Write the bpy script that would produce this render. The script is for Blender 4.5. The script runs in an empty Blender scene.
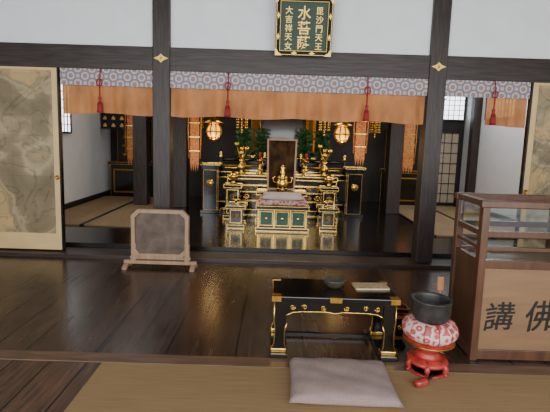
import bpy, bmesh, math, random
from mathutils import Matrix, Vector, Euler
random.seed(7)
S=bpy.context.scene
COL=S.collection

# ---------------------------------------------------------------- materials
def new_mat(name):
    m=bpy.data.materials.new(name); m.use_nodes=True
    nt=m.node_tree; b=nt.nodes['Principled BSDF']
    return m,nt,b
def ramp(nt,stops,interp='LINEAR'):
    r=nt.nodes.new('ShaderNodeValToRGB'); cr=r.color_ramp; cr.interpolation=interp
    while len(cr.elements)<len(stops): cr.elements.new(0.5)
    for e,(p,c) in zip(cr.elements,stops):
        e.position=p; e.color=(c[0],c[1],c[2],1)
    return r
def coords(nt,scale=(1,1,1),rot=(0,0,0),loc=(0,0,0)):
    tc=nt.nodes.new('ShaderNodeTexCoord'); mp=nt.nodes.new('ShaderNodeMapping')
    mp.inputs['Scale'].default_value=scale; mp.inputs['Rotation'].default_value=rot
    mp.inputs['Location'].default_value=loc
    nt.links.new(tc.outputs['Object'],mp.inputs['Vector']); return mp
def bump(nt,b,src,strength,dist=0.01):
    bp=nt.nodes.new('ShaderNodeBump'); bp.inputs['Strength'].default_value=strength
    bp.inputs['Distance'].default_value=dist
    nt.links.new(src,bp.inputs['Height']); nt.links.new(bp.outputs['Normal'],b.inputs['Normal'])
def simple(name,c,rough=0.5,metal=0,var=0.25,scale=12,stretch=(1,1,1),bmp=0.1,emit=None,es=0,coat=0,c2=None,spec=0.5):
    m,nt,b=new_mat(name)
    mp=coords(nt,stretch)
    n=nt.nodes.new('ShaderNodeTexNoise'); n.inputs['Scale'].default_value=scale; n.inputs['Detail'].default_value=5
    nt.links.new(mp.outputs[0],n.inputs['Vector'])
    d=[x*(1-var) for x in c]; e=[min(1,x*(1+var)) for x in c] if c2 is None else c2
    r=ramp(nt,[(0.3,d),(0.7,e)])
    nt.links.new(n.outputs['Fac'],r.inputs[0]); nt.links.new(r.outputs[0],b.inputs['Base Color'])
    b.inputs['Roughness'].default_value=rough; b.inputs['Metallic'].default_value=metal
    b.inputs['Coat Weight'].default_value=coat; b.inputs['Coat Roughness'].default_value=0.08
    b.inputs['Specular IOR Level'].default_value=spec
    if bmp: bump(nt,b,n.outputs['Fac'],bmp)
    if emit: b.inputs['Emission Color'].default_value=(*emit,1); b.inputs['Emission Strength'].default_value=es
    return m

def planks(name,c1,c2,width,length,rough,alongy=True,gap=(0.004,0.003,0.002),spec=0.5,con=0.3):
    m,nt,b=new_mat(name)
    mp=coords(nt,(1,1,1),(0,0,math.pi/2 if alongy else 0))
    br=nt.nodes.new('ShaderNodeTexBrick'); br.inputs['Scale'].default_value=1
    br.inputs['Brick Width'].default_value=length; br.inputs['Row Height'].default_value=width
    br.inputs['Mortar Size'].default_value=0.006; br.inputs['Color1'].default_value=(*c1,1)
    br.inputs['Color2'].default_value=(*c2,1); br.inputs['Mortar'].default_value=(*gap,1)
    nt.links.new(mp.outputs[0],br.inputs['Vector'])
    mp2=coords(nt,(12,1.2,1) if alongy else (1.2,12,1))
    n=nt.nodes.new('ShaderNodeTexNoise'); n.inputs['Scale'].default_value=3; n.inputs['Detail'].default_value=8
    nt.links.new(mp2.outputs[0],n.inputs['Vector'])
    r=ramp(nt,[(0.3,(1-con*1.5,)*3),(0.7,(1+con*1.3,1+con*1.2,1+con*1.1))])
    nt.links.new(n.outputs['Fac'],r.inputs[0])
    mx=nt.nodes.new('ShaderNodeMix'); mx.data_type='RGBA'; mx.blend_type='MULTIPLY'; mx.inputs[0].default_value=1
    nt.links.new(br.outputs['Color'],mx.inputs[6]); nt.links.new(r.outputs[0],mx.inputs[7])
    nt.links.new(mx.outputs[2],b.inputs['Base Color'])
    n2=nt.nodes.new('ShaderNodeTexNoise'); n2.inputs['Scale'].default_value=1.3; n2.inputs['Detail'].default_value=4
    nt.links.new(mp2.outputs[0],n2.inputs['Vector'])
    mr=nt.nodes.new('ShaderNodeMapRange'); mr.inputs[3].default_value=rough*0.75; mr.inputs[4].default_value=rough*1.35
    nt.links.new(n2.outputs['Fac'],mr.inputs[0]); nt.links.new(mr.outputs[0],b.inputs['Roughness'])
    b.inputs['Specular IOR Level'].default_value=spec
    bump(nt,b,br.outputs['Fac'],-0.3,0.004)
    return m

def weave(name,c1,c2,sx,sy,rough=0.8,big=2.2):
    m,nt,b=new_mat(name)
    mp=coords(nt,(sx,sy,1)); w=nt.nodes.new('ShaderNodeTexNoise'); w.inputs['Scale'].default_value=1; w.inputs['Detail'].default_value=6
    nt.links.new(mp.outputs[0],w.inputs['Vector'])
    n=nt.nodes.new('ShaderNodeTexNoise'); n.inputs['Scale'].default_value=big; n.inputs['Detail'].default_value=4
    mth=nt.nodes.new('ShaderNodeMath'); mth.operation='ADD'
    ml=nt.nodes.new('ShaderNodeMath'); ml.operation='MULTIPLY'; ml.inputs[1].default_value=0.5
    nt.links.new(w.outputs['Fac'],mth.inputs[0]); nt.links.new(n.outputs['Fac'],mth.inputs[1]); nt.links.new(mth.outputs[0],ml.inputs[0])
    r=ramp(nt,[(0.38,c1),(0.62,c2)]); nt.links.new(ml.outputs[0],r.inputs[0]); nt.links.new(r.outputs[0],b.inputs['Base Color'])
    b.inputs['Roughness'].default_value=rough; bump(nt,b,w.outputs['Fac'],0.3,0.003)
    return m

WOOD=simple('dark_post_wood',(0.030,0.019,0.015),0.48,0,0.6,6,(8,8,0.6),0.15)
BEAM=simple('dark_beam_wood',(0.030,0.019,0.015),0.48,0,0.6,6,(0.6,8,8),0.15)
FLOORF=planks('front_floor_boards',(0.060,0.033,0.023),(0.034,0.019,0.014),0.24,4.0,0.24,True,spec=0.55,gap=(0.003,0.002,0.002),con=0.38)
FLOORN=planks('near_floor_boards',(0.085,0.045,0.029),(0.058,0.032,0.022),0.24,3.6,0.30,spec=0.45,con=0.35)
FLOORI=planks('lacquered_inner_boards',(0.018,0.013,0.011),(0.010,0.008,0.007),0.3,4.0,0.16,False,spec=0.7)
SILL=simple('sill_wood',(0.036,0.022,0.017),0.38,0,0.4,6,(0.6,8,8),0.1)
SILL2=simple('worn_threshold_wood',(0.11,0.062,0.038),0.42,0,0.35,6,(0.6,8,8),0.1)
PLASTER=simple('white_plaster',(0.84,0.85,0.86),0.85,0,0.03,4,(1,1,1),0.05)
DARKWALL=simple('dark_wall',(0.016,0.012,0.010),0.6,0,0.4,3)  # near-black wall tone with noise mottling
CEIL=simple('dark_ceiling_boards',(0.05,0.035,0.025),0.7,0,0.4,4,(1,8,1))
MAT=weave('brown_rush_matting',(0.170,0.103,0.045),(0.262,0.164,0.075),3,140)
TATAMI=weave('faded_tatami',(0.21,0.137,0.067),(0.31,0.21,0.107),150,4)
GOLD=simple('polished_gold',(0.92,0.53,0.11),0.27,1,0.25,30,(1,1,1),0.1)
GOLDP=simple('bright_gilt_paint',(0.85,0.56,0.12),0.45,0.4,0.1,30,(1,1,1),0.0)
GOLDD=simple('old_gold',(0.46,0.24,0.05),0.36,1,0.35,30,(1,1,1),0.2)
LAC=simple('black_lacquer',(0.005,0.0045,0.0045),0.16,0,0.3,5,(1,1,1),0,coat=0.3)
REDLAC=simple('red_lacquer',(0.33,0.030,0.022),0.38,0,0.4,14,(1,1,1),0.1,coat=0.1)
GREEN=simple('dark_green_enamel',(0.008,0.085,0.050),0.3,0,0.3,10)
BOARDG=simple('signboard_green_lacquer',(0.004,0.036,0.018),0.55,0,0.3,10)
SIGNBLK=simple('signboard_black_frame',(0.007,0.006,0.006),0.6,0,0.3,10,spec=0.2)
RED=simple('crimson_cord',(0.30,0.016,0.02),0.75,0,0.4,60,(1,1,0.3),0.3)
BRONZE=simple('dark_bronze',(0.050,0.047,0.045),0.40,0.5,0.3,16,(1,1,1),0.2)
DISHM=simple('grey_gold_dish_metal',(0.10,0.085,0.065),0.4,0.5,0.2,16,(1,1,1),0.1)
RAILW=simple('brown_railing_wood',(0.082,0.035,0.018),0.35,0,0.3,7,(3,3,0.5),0.04)
RAILP=simple('brown_panel_wood',(0.185,0.103,0.050),0.55,0,0.14,3,(0.7,1,6),0.03)
INK=simple('black_ink',(0.008,0.008,0.008),0.5,0,0.2,10)
LEAF=simple('evergreen_leaf',(0.014,0.075,0.014),0.4,0,0.5,20)
WHITE=simple('greyish_white_cloth',(0.50,0.45,0.43),0.8,0,0.10,10)
MAUVE=weave('mauve_grey_cotton',(0.225,0.162,0.146),(0.262,0.19,0.172),60,60,0.9,6)
BOOKM=simple('brown_brocade_cover',(0.36,0.25,0.14),0.65,0,0.25,40)
PAPER=simple('page_paper',(0.6,0.52,0.38),0.8,0,0.1,30)
LAMP=simple('amber_lit_glass',(0.9,0.5,0.1),0.4,0,0.1,5,emit=(1.0,0.47,0.03),es=1.9)
WIN=simple('daylit_window_paper',(0.8,0.85,0.9),0.6,0,0.03,5,emit=(0.85,0.93,1.0),es=4.0)
SHOJI=simple('aged_shoji_paper',(0.46,0.37,0.27),0.8,0,0.1,5)
PLFR=simple('worn_tan_frame_wood',(0.36,0.225,0.13),0.5,0,0.2,5,(4,1,1),0.05)
PLIN=simple('weathered_dark_board',(0.070,0.043,0.030),0.35,0,0.3,7,(1,1,1),0.10,c2=(0.15,0.10,0.070))
CREAM=simple('gold_tan_door_paper',(0.69,0.48,0.22),0.42,0,0.10,3)
PALEWOOD=simple('reddish_mallet_wood',(0.30,0.12,0.05),0.5,0,0.3,8,(5,5,1))
DARKG=simple('dark_picture',(0.006,0.005,0.005),0.75,0.0,0.3,7,(1,1,0.7),0,c2=(0.085,0.045,0.022),spec=0.03)
FRW=simple('brown_picture_frame',(0.36,0.21,0.12),0.5,0,0.2,8,(1,1,3),0.05)
NAVY=simple('dark_navy_cloth',(0.015,0.014,0.022),0.8,0,0.3,10)
m_,nt_,b_=new_mat('clear_glass'); GLASS=m_
b_.inputs['Base Color'].default_value=(0.85,0.9,0.9,1); b_.inputs['Roughness'].default_value=0.03; b_.inputs['Transmission Weight'].default_value=1; b_.inputs['IOR'].default_value=1.6
ORANGE=simple('orange_silk',(0.62,0.28,0.10),0.65,0,0.28,3,(2,1,1),0.05)
nt_=ORANGE.node_tree; out=[n for n in nt_.nodes if n.type=='OUTPUT_MATERIAL'][0]; pb=nt_.nodes['Principled BSDF']
tr=nt_.nodes.new('ShaderNodeBsdfTranslucent'); tr.inputs[0].default_value=(0.78,0.38,0.14,1)
tp=nt_.nodes.new('ShaderNodeBsdfTransparent'); tp.inputs[0].default_value=(0.95,0.70,0.45,1)
mx1=nt_.nodes.new('ShaderNodeMixShader'); mx1.inputs[0].default_value=0.22; mx2=nt_.nodes.new('ShaderNodeMixShader'); mx2.inputs[0].default_value=0.24
nt_.links.new(pb.outputs[0],mx1.inputs[1]); nt_.links.new(tr.outputs[0],mx1.inputs[2]); nt_.links.new(mx1.outputs[0],mx2.inputs[1]); nt_.links.new(tp.outputs[0],mx2.inputs[2]); nt_.links.new(mx2.outputs[0],out.inputs[0])

def painting():
    m,nt,b=new_mat('faded_gold_leaf_painting')
    mp=coords(nt,(1,1,1))
    br=nt.nodes.new('ShaderNodeTexBrick'); br.offset=0; br.inputs['Scale'].default_value=1
    br.inputs['Brick Width'].default_value=0.24; br.inputs['Row Height'].default_value=0.24; br.inputs['Mortar Size'].default_value=0.003
    br.inputs['Color1'].default_value=(0.52,0.345,0.155,1); br.inputs['Color2'].default_value=(0.45,0.295,0.13,1); br.inputs['Mortar'].default_value=(0.40,0.26,0.12,1)
    mp3=coords(nt,(1,1,1),(math.pi/2,0,0)); nt.links.new(mp3.outputs[0],br.inputs['Vector'])
    n=nt.nodes.new('ShaderNodeTexNoise'); n.inputs['Scale'].default_value=0.9; n.inputs['Detail'].default_value=5; n.inputs['Distortion'].default_value=1.6
    nt.links.new(mp.outputs[0],n.inputs['Vector'])
    r=ramp(nt,[(0.42,(1,1,1)),(0.49,(0.48,0.60,0.80)),(0.53,(0.85,1.0,1.25)),(0.57,(0.45,0.54,0.70)),(0.66,(0.30,0.36,0.46))])
    nt.links.new(n.outputs['Fac'],r.inputs[0])
    n2=nt.nodes.new('ShaderNodeTexNoise'); n2.inputs['Scale'].default_value=1.6; n2.inputs['Detail'].default_value=2; n2.inputs['Distortion'].default_value=2.2
    nt.links.new(mp.outputs[0],n2.inputs['Vector'])
    r2=ramp(nt,[(0.475,(1,1,1)),(0.50,(0.4,0.4,0.4)),(0.525,(1,1,1))]); nt.links.new(n2.outputs['Fac'],r2.inputs[0])
    a=nt.nodes.new('ShaderNodeMix'); a.data_type='RGBA'; a.blend_type='MULTIPLY'; a.inputs[0].default_value=0.9
    c=nt.nodes.new('ShaderNodeMix'); c.data_type='RGBA'; c.blend_type='MULTIPLY'; c.inputs[0].default_value=0.6
    nt.links.new(br.outputs['Color'],a.inputs[6]); nt.links.new(r.outputs[0],a.inputs[7])
    nt.links.new(a.outputs[2],c.inputs[6]); nt.links.new(r2.outputs[0],c.inputs[7])
    nt.links.new(c.outputs[2],b.inputs['Base Color']); b.inputs['Roughness'].default_value=0.45
    return m
PAINT=painting()

def voro(name,scale,stops,rough=0.7,rand=0.0,rot=(0,0,0),stretch=(1,1,1)):
    m,nt,b=new_mat(name)
    mp=coords(nt,stretch,rot)
    v=nt.nodes.new('ShaderNodeTexVoronoi'); v.inputs['Scale'].default_value=scale; v.inputs['Randomness'].default_value=rand
    nt.links.new(mp.outputs[0],v.inputs['Vector'])
    r=ramp(nt,stops,'CONSTANT'); nt.links.new(v.outputs['Distance'],r.inputs[0]); nt.links.new(r.outputs[0],b.inputs['Base Color'])
    b.inputs['Roughness'].default_value=rough
    return m
BAND=voro('patterned_brocade_band',8.6,[(0,(0.42,0.20,0.12)),(0.13,(0.17,0.19,0.28)),(0.22,(0.50,0.48,0.46)),(0.38,(0.36,0.18,0.14)),(0.46,(0.18,0.20,0.29)),(0.56,(0.50,0.47,0.44))],0.7,0.0,(0,math.radians(45),0),(1,0.001,1))
BROC=voro('orange_gold_brocade',26,[(0,(0.72,0.36,0.06)),(0.25,(0.55,0.09,0.03)),(0.5,(0.62,0.26,0.05))],0.5,0.5)
PATCH=voro('dull_red_floral_silk',17,[(0,(0.52,0.34,0.29)),(0.14,(0.40,0.055,0.05)),(0.34,(0.50,0.22,0.20)),(0.42,(0.58,0.43,0.39)),(0.64,(0.40,0.09,0.08))],0.7,0.9)

# ---------------------------------------------------------------- builder
class B:
    def __init__(s): s.bm=bmesh.new(); s.mats=[]
    def mi(s,m):
        if m not in s.mats: s.mats.append(m)
        return s.mats.index(m)
    def _fin(s,verts,mat,smooth=False):
        i=s.mi(mat); fs=set()
        for v in verts:
            for f in v.link_faces: fs.add(f)
        for f in fs: f.material_index=i; f.smooth=smooth
        return fs
    def box(s,c,sz,mat,rot=(0,0,0),bev=0):
        M=Matrix.Translation(c)@Euler(rot).to_matrix().to_4x4()@Matrix.Diagonal((*sz,1))
        r=bmesh.ops.create_cube(s.bm,size=1,matrix=M); vs=r['verts']; s._fin(vs,mat)
        if bev:
            es=list({e for v in vs for e in v.link_edges})
            bmesh.ops.bevel(s.bm,geom=es,offset=bev,segments=2,affect='EDGES',profile=0.5)
        return s
    def b2(s,x0,x1,y0,y1,z0,z1,mat,bev=0):
        return s.box(((x0+x1)/2,(y0+y1)/2,(z0+z1)/2),(abs(x1-x0),abs(y1-y0),abs(z1-z0)),mat,bev=bev)
    def lathe(s,prof,c,mat,seg=24,rot=(0,0,0),sq=None,smooth=True):
        M=Matrix.Translation(c)@Euler(rot).to_matrix().to_4x4()
        rings=[]
        for (r,z) in prof:
            if r<1e-5: ring=[s.bm.verts.new(M@Vector((0,0,z)))]
            else: ring=[s.bm.verts.new(M@Vector((r*math.cos(2*math.pi*(k+0.5)/seg),r*math.sin(2*math.pi*(k+0.5)/seg),z))) for k in range(seg)]
            rings.append(ring)
        i=s.mi(mat)
        def F(vs):
            try:
                f=s.bm.faces.new(vs); f.material_index=i; f.smooth=smooth
            except ValueError: pass
        for a,b in zip(rings,rings[1:]):
            if len(a)==1 and len(b)==1: continue
            for k in range(seg):
                k2=(k+1)%seg
                if len(a)==1: F([a[0],b[k],b[k2]])
                elif len(b)==1: F([a[k],a[k2],b[0]])
                else: F([a[k],a[k2],b[k2],b[k]])
        if len(rings[0])>1: F(list(reversed(rings[0])))
        if len(rings[-1])>1: F(rings[-1])
        return s
    def tube(s,pts,r,mat,seg=6,smooth=True):
        pts=[Vector(p) for p in pts]; rings=[]; i=s.mi(mat)
        rr=r if isinstance(r,(list,tuple)) else [r]*len(pts)
        up=None
        for k,p in enumerate(pts):
            t=(pts[min(k+1,len(pts)-1)]-pts[max(k-1,0)]).normalized()
            if up is None:
                up=Vector((0,0,1)) if abs(t.z)<0.9 else Vector((1,0,0))
            n=(up-t*up.dot(t)).normalized(); up=n; bb=t.cross(n)
            rings.append([s.bm.verts.new(p+(n*math.cos(2*math.pi*j/seg)+bb*math.sin(2*math.pi*j/seg))*rr[k]) for j in range(seg)])
        for a,b in zip(rings,rings[1:]):
            for j in range(seg):
                f=s.bm.faces.new([a[j],a[(j+1)%seg],b[(j+1)%seg],b[j]]); f.material_index=i; f.smooth=smooth
        for R in (rings[0],rings[-1]):
            f=s.bm.faces.new(R); f.material_index=i
        return s
    def sphere(s,c,r,mat,sc=(1,1,1),seg=12):
        M=Matrix.Translation(c)@Matrix.Diagonal((*sc,1))
        q=bmesh.ops.create_uvsphere(s.bm,u_segments=seg,v_segments=max(6,seg//2),radius=r,matrix=M); s._fin(q['verts'],mat,True); return s
    def prism(s,poly,y0,y1,mat,M=None):
        M=M or Matrix.Identity(4); i=s.mi(mat)
        a=[s.bm.verts.new(M@Vector((x,y0,z))) for x,z in poly]; b=[s.bm.verts.new(M@Vector((x,y1,z))) for x,z in poly]
        n=len(poly)
        fs=[s.bm.faces.new(a),s.bm.faces.new(list(reversed(b)))]
        for k in range(n): fs.append(s.bm.faces.new([a[k],b[k],b[(k+1)%n],a[(k+1)%n]]))
        for f in fs: f.material_index=i
        return s
    def ring(s,po,pi,y0,y1,mat):
        i=s.mi(mat); n=len(po)
        V=lambda P,y:[s.bm.verts.new((x,y,z)) for x,z in P]
        a,b,c,d=V(po,y0),V(pi,y0),V(po,y1),V(pi,y1)
        for k in range(n):
            l=(k+1)%n
            for q in ([a[k],a[l],b[l],b[k]],[c[k],d[k],d[l],c[l]],[a[k],c[k],c[l],a[l]],[b[k],b[l],d[l],d[k]]):
                f=s.bm.faces.new(q); f.material_index=i
        return s
    def rframe(s,x0,x1,z0,z1,t,y0,y1,mat):
        return s.ring([(x0,z0),(x1,z0),(x1,z1),(x0,z1)],[(x0+t,z0+t),(x1-t,z0+t),(x1-t,z1-t),(x0+t,z1-t)],y0,y1,mat)
    def edges(s,x0,x1,y0,y1,z0,z1,mat,w=0.012,p=0.002):
        w2,w3=w*0.93,w*0.86
        for z in (z0,z1):
            for y in (y0,y1): s.box(((x0+x1)/2,y,z),(x1-x0+w*1.02,w,w),mat)
            for x in (x0,x1): s.box((x,(y0+y1)/2,z),(w2,y1-y0+w*0.8,w2),mat)
        for x in (x0,x1):
            for y in (y0,y1): s.box((x,y,(z0+z1)/2),(w3,w3,z1-z0),mat)
        return s
    def scroll(s,c,r,mat,th=0.004,flip=1,turns=1.4,flipz=1):
        pts=[]
        for k in range(16):
            a=k/15*turns*2*math.pi; q=r*(1-k/15*0.85)
            pts.append((c[0]+flip*q*math.cos(a),c[1],c[2]+flipz*q*math.sin(a)))
        return s.tube(pts,th,mat,5)
    def done(s,name,parent=None,loc=(0,0,0),rot=(0,0,0),label=None):
        bmesh.ops.recalc_face_normals(s.bm,faces=s.bm.faces)
        me=bpy.data.meshes.new(name); s.bm.to_mesh(me); s.bm.free()
        for m in s.mats: me.materials.append(m)
        o=bpy.data.objects.new(name,me); COL.objects.link(o); o.location=loc; o.rotation_euler=rot
        if parent: o.parent=parent
        if label: o['label']=label
        return o
def thing(name,label,cat,loc,rotz=0,group=None,rot=None,scale=1):
    e=bpy.data.objects.new(name,None); e.empty_display_size=0.1; COL.objects.link(e)
    e.location=loc; e.rotation_euler=rot or (0,0,rotz); e['label']=label; e['category']=cat
    e.scale=scale if isinstance(scale,tuple) else (scale,)*3
    if group: e['group']=group
    return e
def tag(o,label,cat,group=None):
    o['label']=label; o['category']=cat
    if group: o['group']=group
    return o
def copy_thing(src,loc,label=None,rotz=None):
    n=src.copy(); COL.objects.link(n); n.location=loc
    if rotz is not None: n.rotation_euler=(0,0,rotz)
    if label: n['label']=label
    def rec(a,b):
        for c in list(a.children):
            d=c.copy(); d.parent=b; COL.objects.link(d); rec(c,d)
    rec(src,n); return n
def struct(o): o['kind']='structure'; return o
def text(body,size,mat,parent,loc,rot=(math.pi/2,0,0),name='lettering',ext=0.004,label=None,bold=0.0,brush=0):
    cu=bpy.data.curves.new(name,'FONT'); cu.body=body; cu.size=size; cu.align_x='CENTER'; cu.align_y='CENTER'; cu.extrude=ext; cu.offset=bold
    t=bpy.data.objects.new(name+'_tmp',cu); COL.objects.link(t); bpy.context.view_layer.update()
    dg=bpy.context.evaluated_depsgraph_get(); me=bpy.data.meshes.new_from_object(t.evaluated_get(dg))
    bpy.data.objects.remove(t); me.materials.clear(); me.materials.append(mat)
    xs=[v.co.x for v in me.vertices]; ys=[v.co.y for v in me.vertices]
    if xs:
        cx,cy=(min(xs)+max(xs))/2,(min(ys)+max(ys))/2
        for v in me.vertices: v.co.x-=cx; v.co.y-=cy
        if brush:
            for v in me.vertices:
                x,y=v.co.x,v.co.y
                v.co.x=x+brush*math.sin(y*38+1)+0.08*y; v.co.y=y+brush*math.sin(x*33+2)+0.10*x
    o=bpy.data.objects.new(name,me); COL.objects.link(o); o.parent=parent; o.location=loc; o.rotation_euler=rot
    if label: o['label']=label
    return o

# ---------------------------------------------------------------- room shell
XL,XR=-3.8,4.26; YB=9.9; ZC=3.2; FI=0.10; ZS=0.045
struct(B().b2(-5.2,5.6,2.78,5.04,-0.08,0,FLOORF).done('floor'))
struct(B().b2(-5.2,-1.1,-1.0,2.66,-0.08,0,FLOORN).done('floor.001'))
struct(B().b2(-1.1,5.6,-1.0,2.66,-0.08,0.004,MAT).done('floor.002'))
struct(B().b2(XL,XR,5.35,YB,-0.05,FI,FLOORI).done('floor.003'))
struct(B().b2(-5.2,5.6,2.66,2.78,-0.08,0.006,SILL2,0.002).done('trim_1'))
struct(B().b2(-5.2,5.6,5.00,5.345,-0.05,ZS,SILL,0.006).done('trim_2'))
struct(B().b2(-5.2,5.6,5.12,5.30,2.23,2.50,BEAM,0.006).done('trim_3'))
struct(B().b2(-5.2,5.6,-1.0,YB+0.1,ZC,ZC+0.1,CEIL).done('ceiling'))
struct(B().b2(-5.2,5.6,5.16,5.26,2.50,ZC,PLASTER).done('wall_front'))
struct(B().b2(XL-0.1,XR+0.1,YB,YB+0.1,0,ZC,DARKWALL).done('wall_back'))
struct(B().b2(-5.3,-5.2,-1.0,5.3,0,ZC,PLASTER).done('wall_hall_left'))
struct(B().b2(5.6,5.7,-1.0,5.3,0,ZC,PLASTER).done('wall_hall_right'))
struct(B().b2(XL-0.1,XL,5.3,YB,0,ZC,PLASTER).done('wall_left'))
struct(B().b2(XR,XR+0.1,5.3,YB,0,ZC,PLASTER).done('wall_right'))
struct(B().b2(XL,XL+0.03,5.36,YB,FI,FI+0.10,WOOD).done('baseboard_left'))
struct(B().b2(XR-0.03,XR,5.36,YB,FI,FI+0.10,WOOD).done('baseboard_right'))
def lattice(name,M3,w,h,nx,nz,paper,frame=WOOD):
    b=B(); b.b2(-w/2,w/2,0.012,0.02,0,h,paper)
    for k in range(nx+1):
        x=-w/2+w*k/nx; t=0.035 if k in (0,nx) else 0.012
        b.b2(x-t/2,x+t/2,-0.005,0.03,0,h,frame)
    for k in range(nz+1):
        z=h*k/nz; t=0.035 if k in (0,nz) else 0.012
        b.b2(-w/2,w/2,-0.006,0.03,z-t/2,z+t/2,frame)
    o=b.done(name); o.matrix_world=M3; return struct(o)
lattice('window_1',Matrix.Translation((XL+0.03,6.95,1.48))@Matrix.Rotation(math.pi/2,4,'Z'),2.0,1.0,16,7,WIN)  # real window, widened behind the door to add glow and floor reflections
lattice('window_2',Matrix.Translation((XR-0.03,8.35,2.0))@Matrix.Rotation(-math.pi/2,4,'Z'),1.1,0.6,9,5,WIN)
lattice('window_3',Matrix.Translation((3.80,YB-0.04,2.02)),0.84,0.55,7,5,WIN)
lattice('door_3',Matrix.Translation((3.90,YB-0.04,FI+0.02)),0.50,1.62,3,7,SHOJI)
def tat(n,x0,x1,y0,y1):
    b=B(); b.b2(x0+0.03,x1-0.03,y0,y1,FI,FI+0.02,TATAMI); b.b2(x0,x0+0.03,y0,y1,FI,FI+0.021,INK); b.b2(x1-0.03,x1,y0,y1,FI,FI+0.021,INK)
    return tag(b.done(n),'faded tan tatami mat laid along the side aisle','tatami mat','aisle tatami mats')
tat('tatami_mat',XL+0.05,-2.9,6.35,8.0); tat('tatami_mat',XL+0.05,-2.9,8.01,9.38); tat('tatami_mat',-2.89,-2.0,6.35,8.0); tat('tatami_mat',-2.89,-2.0,8.01,9.38)
tat('tatami_mat',2.42,3.3,6.35,8.0); tat('tatami_mat',2.42,3.3,8.01,9.38); tat('tatami_mat',3.31,4.2,6.35,8.0); tat('tatami_mat',3.31,4.2,8.01,9.38)

def fusuma(name,x0,x1,inner):
    b=B(); z0=ZS+0.001; z1=2.235; yy=-0.07
    b.b2(x0,x1,5.19+yy,5.225+yy,z0,2.229,CREAM)
    for x in (x0,x1): b.b2(x-0.010,x+0.010,5.18+yy,5.235+yy,z0,2.229,LAC)
    b.b2(x0+0.011,x1-0.011,5.18+yy,5.235+yy,z0,z0+0.018,LAC)
    px0,px1=(x0+0.06,x1-0.08) if inner=='r' else (x0+0.08,x1-0.06)
    b.b2(px0,px1,5.184+yy,5.191+yy,z0+0.22,2.20,PAINT)
    ex=x1-0.045 if inner=='r' else x0+0.045
    b.lathe([(0.028,0),(0.028,0.006),(0.02,0.008),(0.018,0.003),(0,0.003)],(ex,5.19+yy,0.95),GOLDD,20,rot=(math.pi/2,0,0))
    return struct(b.done(name))
fusuma('door_1',-4.3,-2.565,'r'); fusuma('door_2',2.95,4.6,'l')

def pillar(x,y,w,z0,label,diamond=False):
    e=thing('wooden_pillar',label,'pillar',(x,y,z0))
    B().box((0,0,(ZC-z0)/2),(w,w,ZC-z0),WOOD,bev=0.008).done('shaft',e)
    if diamond:
        zc=2.37-z0; y=-w/2
        b=B(); b.prism([(-0.085,zc),(-0.03,zc-0.022),(0,zc-0.05),(0.03,zc-0.022),(0.085,zc),(0.03,zc+0.022),(0,zc+0.05),(-0.03,zc+0.022)],y-0.006,y,GOLDP)
        b.sphere((0,y-0.006,zc),0.014,GOLD)
        b.done('nail_cover',e,label='gold diamond-shaped fitting')
    return e
pillar(-1.36,5.2,0.20,ZS,'dark square pillar with a gold diamond fitting beside the curtain',True)
pillar(1.84,5.2,0.20,ZS,'dark square pillar with a gold diamond fitting near the counter',True)
pillar(-1.85,8.4,0.26,FI,'dark inner pillar at the edge of the altar area')
pillar(2.3,8.4,0.26,FI,'dark inner pillar at the edge of the altar area')
pillar(-2.62,8.4,0.26,FI+0.021,'dark pillar standing on the aisle tatami')
pillar(4.16,9.15,0.16,FI+0.021,'dark pillar against the white side wall')

# ---------------------------------------------------------------- valance curtains
def valance(x0,x1,label,ox0=None):
    e=thing('valance_curtain',label,'curtain',((x0+x1)/2,5.14,2.23))
    w=(x1-x0); b=B()
    def sheet(xa,xb,za,zb,amp,yo,mat,th=0.003,nz=6,sag=0):
        i=b.mi(mat); nn=max(8,int((xb-xa)*50)); g=[]
        for s_ in (0,1):
            gg=[]
            for k in range(nn+1):
                x=xa+(xb-xa)*k/nn
                gg.append([b.bm.verts.new((x,yo+s_*th+amp*(0.35+0.65*j/nz)*(math.sin(x*17+1.6*math.sin(x*5))+0.5*math.sin(x*41+2*math.sin(x*3))),za+(zb-za)*j/nz - sag*(j/nz)*(0.5-0.5*math.cos(x*7)))) for j in range(nz+1)])
            g.append(gg)
        for s_ in (0,1):
            for k in range(nn):
                for j in range(nz):
                    f=b.bm.faces.new([g[s_][k][j],g[s_][k+1][j],g[s_][k+1][j+1],g[s_][k][j+1]]); f.material_index=i; f.smooth=True
    sheet(-w/2,w/2,0,-0.19,0.003,-0.022,BAND)
    b.done('brocade_band',e,label='cream, blue and brown patterned band')
    b=B(); a=-w/2 if ox0 is None else ox0-(x0+x1)/2
    sheet(a,w/2,-0.17,-0.50,0.022,0.022,ORANGE,sag=0.022)
    b.done('orange_cloth',e,label='plain golden-orange silk lower cloth')
    b=B(); b.tube([(-w/2,0.0,-0.012),(w/2,0.0,-0.012)],0.010,BEAM); b.done('rod',e)
    return e
valance(-2.54,-1.465,'orange temple curtain with patterned band under the beam')
valance(-1.255,1.735,'wide orange temple curtain with patterned band hanging under the beam')
valance(1.945,2.93,'orange curtain with patterned band beside the painted door',2.47)
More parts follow.
